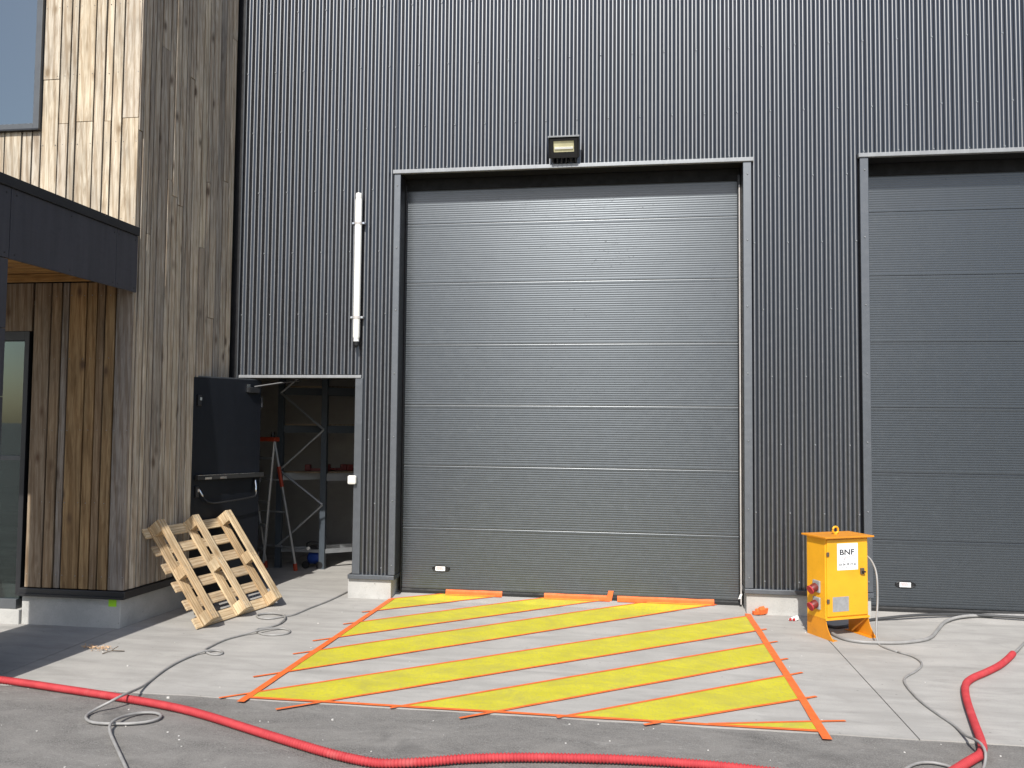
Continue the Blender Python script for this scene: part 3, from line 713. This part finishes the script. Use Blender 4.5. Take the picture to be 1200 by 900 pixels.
rg.build('lifting_eye', 'boxyellow', pbx, smooth=True)
MB().cyl(bp(BW*.47, BD*.5, B1+.013), bp(BW*.47, BD*.5, B1+.024), .016, 10).build('lifting_eye_base', 'boxyellow', pbx)
for i0 in (0, BW-.006):
    pl = [(0, 0), (.315, 0), (.30, .018), (.275, .045), (.25, .08), (.235, .115), (BD, B0), (0, B0)]
    MB().prism([bp(i0, j, z) for j, z in pl], bw*.006).build('leg', 'boxorange', pbx)
    off = .006 if i0 == 0 else -.045
    MB().obox(bp(i0+off, .0, 0), bw*.045, bd*.30, bz*.005).build('foot_flange', 'boxorange', pbx)
MB().tube([bp(BW-.01, .22, B0-.005), bp(BW-.06, .10, .02)], .009, 6).build('leg_brace', 'boxorange', pbx)
for z in (.66, .285): MB().obox(bp(.006, BD+.008, z), bw*.022, bd*.012, bz*.034).build('door_hinge', 'twig', pbx, bevel=.003)
MB().obox(bp(.335, BD+.011, .505), bw*.036, bd*.014, bz*.05).build('door_lock', 'twig', pbx, bevel=.004)
MB().obox(bp(.342, BD+.025, .520), bw*.030, bd*.014, bz*.012).build('lock_lever', 'black', pbx)
FYD = BD+.0112
st = MB().obox(bp(.110, FYD, .545), bw*.205, bd*.0012, bz*.215).build('sticker', 'paper', pbx)
MB().obox(bp(.062, FYD, .215), bw*.158, bd*.0015, bz*.118).build('rating_plate', 'plate', pbx)
rotm = Matrix((bw, bz, bd)).transposed().to_4x4()
def text(body, i, z, size, mat, width=None, name='lettering'):
    cu = bpy.data.curves.new(name, 'FONT'); cu.body = body; cu.size = size; cu.extrude = .0003; cu.offset = size*.022; cu.align_x = 'CENTER'
    o = bpy.data.objects.new(name, cu); COL.objects.link(o); bpy.context.view_layer.update()
    me = bpy.data.meshes.new_from_object(o.evaluated_get(bpy.context.evaluated_depsgraph_get()))
    bpy.data.objects.remove(o)
    xs = [v.co.x for v in me.vertices]; w0 = max(xs)-min(xs); s = (width/w0) if width else 1
    me.transform(Matrix.Translation(bp(i, FYD+.0020, z)) @ rotm @ Matrix.Diagonal((s, 1, 1, 1)))
    me.materials.clear(); me.materials.append(MAT[mat]); o2 = bpy.data.objects.new(name, me); COL.objects.link(o2); attach(o2, st)
text('BNF', .205, .668, .062, 'inkdark', .145)
text('03 36 39 19 63', .213, .583, .024, 'inkdark', .170)
for z, a, b, mt in ((.630, .150, .285, 'inkgrey'), (.613, .125, .300, 'inkgrey'), (.564, .150, .270, 'inkgrey')):
    x = a
    while x < b:
        w = random.uniform(.006, .02); MB().obox(bp(x, FYD+.0016, z), bw*w, bd*.0006, bz*.0055).build('print_dash', mt, st); x += w+.005
MB().tube(spline([bp(.150, FYD+.0018, .648), bp(.19, FYD+.0018, .642), bp(.24, FYD+.0018, .655), bp(.29, FYD+.0018, .663)], .02), .0014, 5).build('print_swoosh', 'inkred', st)
MB().tube([bp(.178, FYD+.0018, .617), bp(.186, FYD+.0018, .64), bp(.195, FYD+.0018, .665)], .0012, 5).build('print_stroke', 'inkdark', st)
for z in (.385, .250):        # red sockets on the left cheek
    so = part_group('socket', bp(0, .11, z), pbx)
    MB().obox(bp(-.014, .085, z-.028), bw*.016, bd*.085, bz*.098).build('socket_flange', 'plate', so, bevel=.006)
    a = bp(-.012, .128, z+.018); d = (-bw*.92-bz*.38).normalized()
    MB().tube([a, a+d*.02, a+d*.05, a+d*.055], .03, 12, rf=lambda i: (.033, .034, .031, .028)[i]).build('socket_collar', 'redtool', so, smooth=True, auto=40)
    MB().tube([a+d*.054, a+d*.066], .036, 12).build('socket_cap', 'redcap', so, smooth=True, auto=40) if 'redcap' in MAT else MB().tube([a+d*.054, a+d*.066], .036, 12).build('socket_cap', 'hose', so, smooth=True, auto=40)
MB().tube([bp(BW-.002, .19, .645), bp(BW+.020, .19, .645)], .011, 8).build('cable_gland', 'white', pbx)
E3 = at(1052, 764, .0075)
def at_y(u, v, y):
    d = F + R2*((u-600)/FPX) - U2*((v-450)/FPX); return Vector((0, -CAMD, CAMH)) + d*((y+CAMD)/d.y)
g0 = at(1029, 753.5, .010)
fp = [bp(BW+.018, .19, .645)]+[at_y(u, v, -.62+(g0.y+.62)*k/6) for k, (u, v) in enumerate(((1020.5, 656), (1025.6, 666), (1028, 680), (1028.5, 703), (1027.5, 722), (1026.8, 741)))]+[g0, at(1036, 758.5, .0075), E3]
o = MB(); o.tube(spline(fp, .03), .0075, 8); tag(o.build('power_cable', 'greycable', smooth=True), 'grey cable hanging from the right cheek of the yellow power box', 'cable', 'cables lying about')

# ================================================================== PALLET
PA = Vector((-3.515, -1.432, .002)); ph_, pp = .215, .905
pe = Vector((math.sin(ph_), math.cos(ph_), 0)); pn = Vector((-math.cos(ph_), math.sin(ph_), 0))
pu = pn*math.cos(pp)+bz*math.sin(pp); pN = -pn*math.sin(pp)+bz*math.cos(pp); PW, PL = 1.01, .985
pal = empty('wooden_pallet', PA, 'pale wooden pallet leaning on edge against the timber wall', 'pallet')
def pbox(name, a, b, c, da, db, dc):
    j = .002
    o = MB().box(0, da, 0, db, 0, dc).build(name, 'pallet_x' if da > db else 'pallet_y', None, bevel=.0025)
    mw = Matrix((pe, pu, pN)).transposed().to_4x4(); mw.translation = PA+pe*a+pu*b+pN*c
    o.matrix_world = mw; attach(o, pal); o.matrix_world = mw
    return o
for k in range(6):
    v = k*(PL-.095)/5
    pbox('deck_slat', random.uniform(-.006, .006), v+random.uniform(-.003, .003)*(0 < k < 5), 0, PW, .095, .018)
for a in (.055, .475, PW-.10):
    pbox('stringer_board', a-.004, .0, .0185, .092, PL, .018)
    for v in (0, (PL-.10)/2, PL-.10): pbox('block', a+.004, v+.0, .037, .080, .10, .086)
    pbox('bottom_runner', a+.006, .0, .1235, .080, PL, .019)
nh = MB()
for a in (.055, .475, PW-.10):
    for v in (.03, .07, PL/2-.02, PL/2+.02, PL-.07, PL-.03):
        for da in (.025, .062):
            c_ = PA+pe*(a+da)+pu*v+pN*.1425; nh.cyl(c_, c_+pN*.0012, .004, 6)
tag(nh.build('nail_heads', 'galv', pal), kind='stuff')

# ================================================================== WALL FITTINGS
ft = empty('tube_light', (-2.673, -.02, 2.45), 'white tubular light fixed upright on the corrugated wall', 'light')
TX, TY = -2.673, -.064
MB().tube([(TX, TY, 2.53), (TX, TY, 2.55), (TX, TY, 3.90), (TX, TY, 3.92)], .033, 16, rf=lambda i: (.030, .034, .034, .030)[i]).build('tube', 'tube', ft, smooth=True, auto=40)
MB().tube([(TX, TY, 3.92), (TX, TY, 3.925), (TX, TY, 3.965), (TX, TY, 3.972)], .03, 14, rf=lambda i: (.026, .031, .031, .024)[i]).build('end_cap', 'white', ft, smooth=True, auto=40)
MB().tube([(TX, TY, 2.50), (TX, TY, 2.53)], .028, 14).build('end_cap', 'white', ft, smooth=True, auto=40)
MB().tube([(TX, TY, 2.440), (TX, TY, 2.455), (TX, TY, 2.46), (TX, TY, 2.497), (TX, TY, 2.50)], .03, 12, rf=lambda i: (.012, .015, .028, .031, .028)[i]).build('cable_gland', 'black', ft, smooth=True, auto=40)
for z in (3.67, 2.735):
    MB().tube([(TX, TY, z-.012), (TX, TY, z+.012)], .0375, 14).build('clip', 'seal', ft, smooth=True, auto=40)
    for s in (-1, 1): MB().box(TX+s*.052-.013, TX+s*.052+.013, -.075, .0, z-.011, z+.011).build('clip_ear', 'chrome', ft, bevel=.004)
fl = empty('floodlight', (-.635, -.02, 4.25), 'black rectangular floodlight tilted down above the tall door', 'light')
o0 = Vector((-.785, -.175, 4.405)); fx = Vector((.290, 0, 0)); fdn = Vector((.0, .085, -.165)); fb = Vector((0, .075, .038))
MB().obox(o0, fx, fdn, fb).build('housing', 'black', fl, bevel=.006)
fnv = fx.cross(fdn).normalized()
if fnv.y > 0: fnv = -fnv
fr = o0+fnv*.001
MB().obox(fr+fx*.17+fdn*.14, fx*.66, fdn*.55, fnv*.003).build('reflector', 'refl', fl)
MB().obox(fr+fx*.20+fdn*.44, fx*.60, fdn*.10, fnv*.009).build('lamp_tube', 'white', fl)
for a, b, wdt, hgt in ((.06, .02, .88, .09), (.06, .72, .88, .25), (.06, .11, .10, .61), (.84, .11, .10, .61)):
    MB().obox(fr+fx*a+fdn*b, fx*wdt, fdn*hgt, fnv*.012).build('front_frame', 'black', fl)
MB().obox(o0+Vector((-.004, -.022, .002)), Vector((.298, 0, 0)), Vector((0, .10, .040)), (0, -.003, .010)).build('visor', 'lintel', fl)
for k in range(6): MB().obox(o0+fx*(.10+.15*k)+fdn*1.0, fx*.04, fdn*.22, fb*.8).build('cooling_fin', 'black', fl)
MB().box(-.70, -.57, -.06, -.004, 4.30, 4.345).build('bracket', 'black', fl)
sw = empty('switch_box', (-2.69, -.03, 1.10), 'small white switch box on the trim right of the open door', 'switch')
MB().box(-2.735, -2.652, -.075, -.027, 1.105, 1.190).build('casing', 'white', sw, bevel=.014)
MB().box(-2.720, -2.667, -.079, -.0755, 1.125, 1.172).build('rocker', 'white', sw, bevel=.002)

# ================================================================== STORE ROOM THINGS
rk = empty('storage_rack', (-3.6, 1.6, 0), 'dark metal storage rack with diagonal bracing inside the open doorway', 'rack')
A_ = Vector((-4.10, 1.46, 0)); B_ = Vector((-3.565, 1.47, 0)); bdv = Vector((.80, .60, 0))
Bs = [B_, A_, B_+bdv*1.9, A_+bdv*1.9]
for q in Bs: MB().box(q.x-.034, q.x+.034, q.y-.028, q.y+.028, .004, 2.75).build('upright', 'rackblue', rk)
for q in Bs: MB().box(q.x-.045, q.x+.045, q.y-.045, q.y+.045, 0, .0038).build('foot_plate', 'galv', rk)
zz = [.30, .72, 1.08, 1.46, 1.83, 2.22, 2.55]; sd_ = 0
zb = [(0, .30), (1, .80), (0, 1.28), (1, 1.78), (0, 2.27)]
zb = [(0, .26), (1, .745), (0, 1.14), (1, 1.62), (0, 2.05), (1, 2.5)]
for (s0, z0), (s1, z1) in zip(zb, zb[1:]):
    p0 = (A_ if s0 == 0 else B_)+Vector((0, -.030, z0)); p1 = (A_ if s1 == 0 else B_)+Vector((0, -.030, z1))
    MB().tube([p0, p1], .014, 6).build('brace', 'galv', rk)
for z in (.18, 1.02, 1.58, 2.03):
    for q in (A_, B_):
        MB().obox(q+Vector((.034, 0, z)), bdv*1.85, Vector((-.6, .8, 0))*.03, (0, 0, .085 if z > .2 else .05)).build('beam', 'galv' if z < 1.2 else 'rackblue', rk)
    if z > .3:
        MB().prism([A_+Vector((.03, .03, z+.0875)), B_+Vector((.0, .03, z+.0875)), B_+bdv*1.87+Vector((0, 0, z+.0875)), A_+bdv*1.87+Vector((0, 0, z+.0875))], (0, 0, .018)).build('shelf_board', 'shelf', rk)
MB().box(-4.06, -3.6, 1.44, 1.48, .19, .225).build('bottom_strut', 'galv', rk)
# step ladder
ldr = empty('step_ladder', (-4.0, 1.2, 0), 'aluminium step ladder with orange top standing beside the rack', 'ladder')
ap = at(317, 515, 1.47); ap = Vector((-4.085, 1.25, 1.48))
fA = Vector((-4.20, 1.27, 0)); rA = Vector((-3.815, 1.30, 0)); wv = Vector((-.36, .10, 0))
MB().obox(ap+Vector((-.06, -.05, 0))+wv, -wv*1.1+Vector((.05, 0, 0)), (0.02, .10, 0), (0, 0, .05)).build('top_cap', 'orange', ldr, bevel=.008)
MB().cyl(ap+Vector((-.02, 0, .05)), ap+Vector((-.02, 0, .11)), .022, 8).build('top_hook', 'black', ldr)
for k_ in (0, 1):
    for foot, nm in ((fA, 'front_stile'), (rA, 'rear_stile')):
        w2 = wv*k_; a, b = foot+w2*1.15+Vector((0, 0, .03)), ap+w2
        MB().tube([a, b], .017, 6).build(nm, 'alu', ldr)
        MB().tube([a-Vector((0, 0, .03)), a+(b-a)*.035], .024, 6).build('rubber_foot', 'orange', ldr)
        if nm == 'rear_stile' and k_ == 0: MB().tube([a+(b-a)*.64, a+(b-a)*.80], .022, 6).build('hinge_cover', 'orange', ldr)
for t in (.16, .34, .52, .70, .86):
    p = fA.lerp(ap, t); q = (fA+wv*1.15).lerp(ap+wv, t)
    MB().obox(p+Vector((0, -.04, 0)), q-p, (0, .08, 0), (0, 0, .022)).build('tread', 'alu', ldr)
for t in (.18, .45, .7):
    p = rA.lerp(ap, t); q = (rA+wv*1.15).lerp(ap+wv, t); MB().tube([p, q], .010, 6).build('rear_strut', 'alu', ldr)
# blue compressor on the floor
cmpx = empty('air_compressor', (-3.70, 1.40, 0), 'small blue air compressor on the floor behind the ladder', 'compressor')
c0 = Vector((-3.75, 1.52, .12))
MB().tube([c0, c0+Vector((.02, 0, 0)), c0+Vector((.15, .02, 0)), c0+Vector((.17, .02, 0))], .07, 14, rf=lambda i: (.05, .075, .075, .05)[i]).build('tank', 'blue', cmpx, smooth=True, auto=50)
MB().box(-3.735, -3.62, 1.48, 1.58, .194, .26).build('motor', 'black', cmpx, bevel=.01)
MB().cyl((-3.745, 1.46, .235), (-3.72, 1.44, .235), .02, 10).build('gauge', 'white', cmpx)
for x in (-3.76, -3.59): MB().cyl((x, 1.44, .045), (x, 1.47, .045), .043, 12).build('wheel', 'black', cmpx)
MB().tube(spline([(-3.75, 1.5, .19), (-3.76, 1.48, .29), (-3.68, 1.48, .31), (-3.59, 1.5, .29), (-3.58, 1.52, .19)], .04), .008, 6).build('handle', 'black', cmpx, smooth=True)
# red clamps lying on the shelf
for i, (x, y, L_, a) in enumerate(((-3.86, 1.62, .30, .15), (-3.66, 1.74, .26, .5), (-3.40, 1.80, .34, .62))):
    z = 1.1265
    t = empty('bar_clamp', (x, y, z), ('red bar clamp on the rack shelf between the diagonal braces', 'red bar clamp on the rack shelf behind the upright', 'red bar clamp on the rack shelf beside the white switch box')[i], 'clamp', 'clamps on the shelf')
    d = Vector((math.cos(a), math.sin(a), 0)); o_ = Vector((x, y, z)); sv = Vector((-d.y, d.x, 0))
    MB().obox(o_+d*.02, d*(L_-.04), sv*.02, (0, 0, .030)).build('bar', 'redtool', t)
    for s in (0, L_-.07): MB().obox(o_+d*s-sv*.022, d*.07, sv*.07, (0, 0, .075)).build('jaw', 'redtool', t, bevel=.008)
    MB().cyl(o_+d*(L_-.005)+bz*.02+sv*.01, o_+d*(L_+.06)+bz*.02+sv*.01, .014, 8).build('grip', 'redtool', t)

# ================================================================== SMALL LITTER
chp = MB()
for k in range(70):
    u = random.gauss(112, 9); v = 758.8+random.gauss(0, 1.7)
    c = at(u, v, .003+random.random()*.014); a = random.uniform(0, 6.3); l_ = random.uniform(.008, .026)
    d = Vector((math.cos(a), math.sin(a), random.uniform(-.3, .5)))*l_; e_ = Vector((-math.sin(a), math.cos(a), random.uniform(-.4, .4)))*l_*.35
    chp.obox(c, d, e_, (0, 0, .0025))
tag(chp.build('wood_chips', 'chip'), 'scattered pale wood chips on the concrete by the timber corner', 'wood chips', kind='stuff')
tw = MB()
tw.tube(spline([at(120, 766, .006), at(127, 763.5, .010), at(132, 762.5, .012), at(139, 762.6, .012), at(146, 763, .006)], .01), .0035, 5)
tw.tube([at(131, 762.5, .010), at(134, 760, .03), at(138.5, 757.5, .05)], .003, 5)
tag(tw.build('twig', 'twig', smooth=True), 'small forked dark twig beside the wood chips', 'twig')
bt_ = MB(); c = at(930, 728, 0)
for k in range(3): bt_.obox(c+Vector((-.03+.022*k, .01*(k % 2), .003)), (.03, .012, .012), (-.01, .022, .004), (0, 0, .006+.01*k))
tag(bt_.build('crumpled_wrapper', 'paper'), 'crumpled white and red wrapper on the concrete by the power box', 'litter')
bt2 = MB()
for k in range(2): bt2.obox(c+Vector((-.034+.03*k, -.012, .004)), (.018, .008, .004), (-.004, .014, .002), (0, 0, .016))
o = bt2.build('wrapper_print', 'inkred'); attach(o, bpy.data.objects['crumpled_wrapper'])
gr = MB()
for k in range(260):
    x, y = random.uniform(-4.2, 2.6), random.uniform(-4.6, -.2)
    if y > SLAB_Y and random.random() < .6: continue
    if -2.35 < x < 1.05 and y > SLAB_Y and random.random() < .8: continue
    s = random.uniform(.002, .007) if random.random() < .92 else random.uniform(.008, .014); z = 0 if y > SLAB_Y else -.006
    a = random.uniform(0, 6.3); d = Vector((math.cos(a), math.sin(a), 0))*s; e_ = Vector((-math.sin(a), math.cos(a), 0))*s*.7
    gr.prism([Vector((x, y, z))+d, Vector((x, y, z))+e_, Vector((x, y, z))-d*.8, Vector((x, y, z))-e_], (0, 0, s*.5))
tag(gr.build('grit', 'stone'), 'loose pale grit scattered over asphalt and concrete', 'grit', kind='stuff')
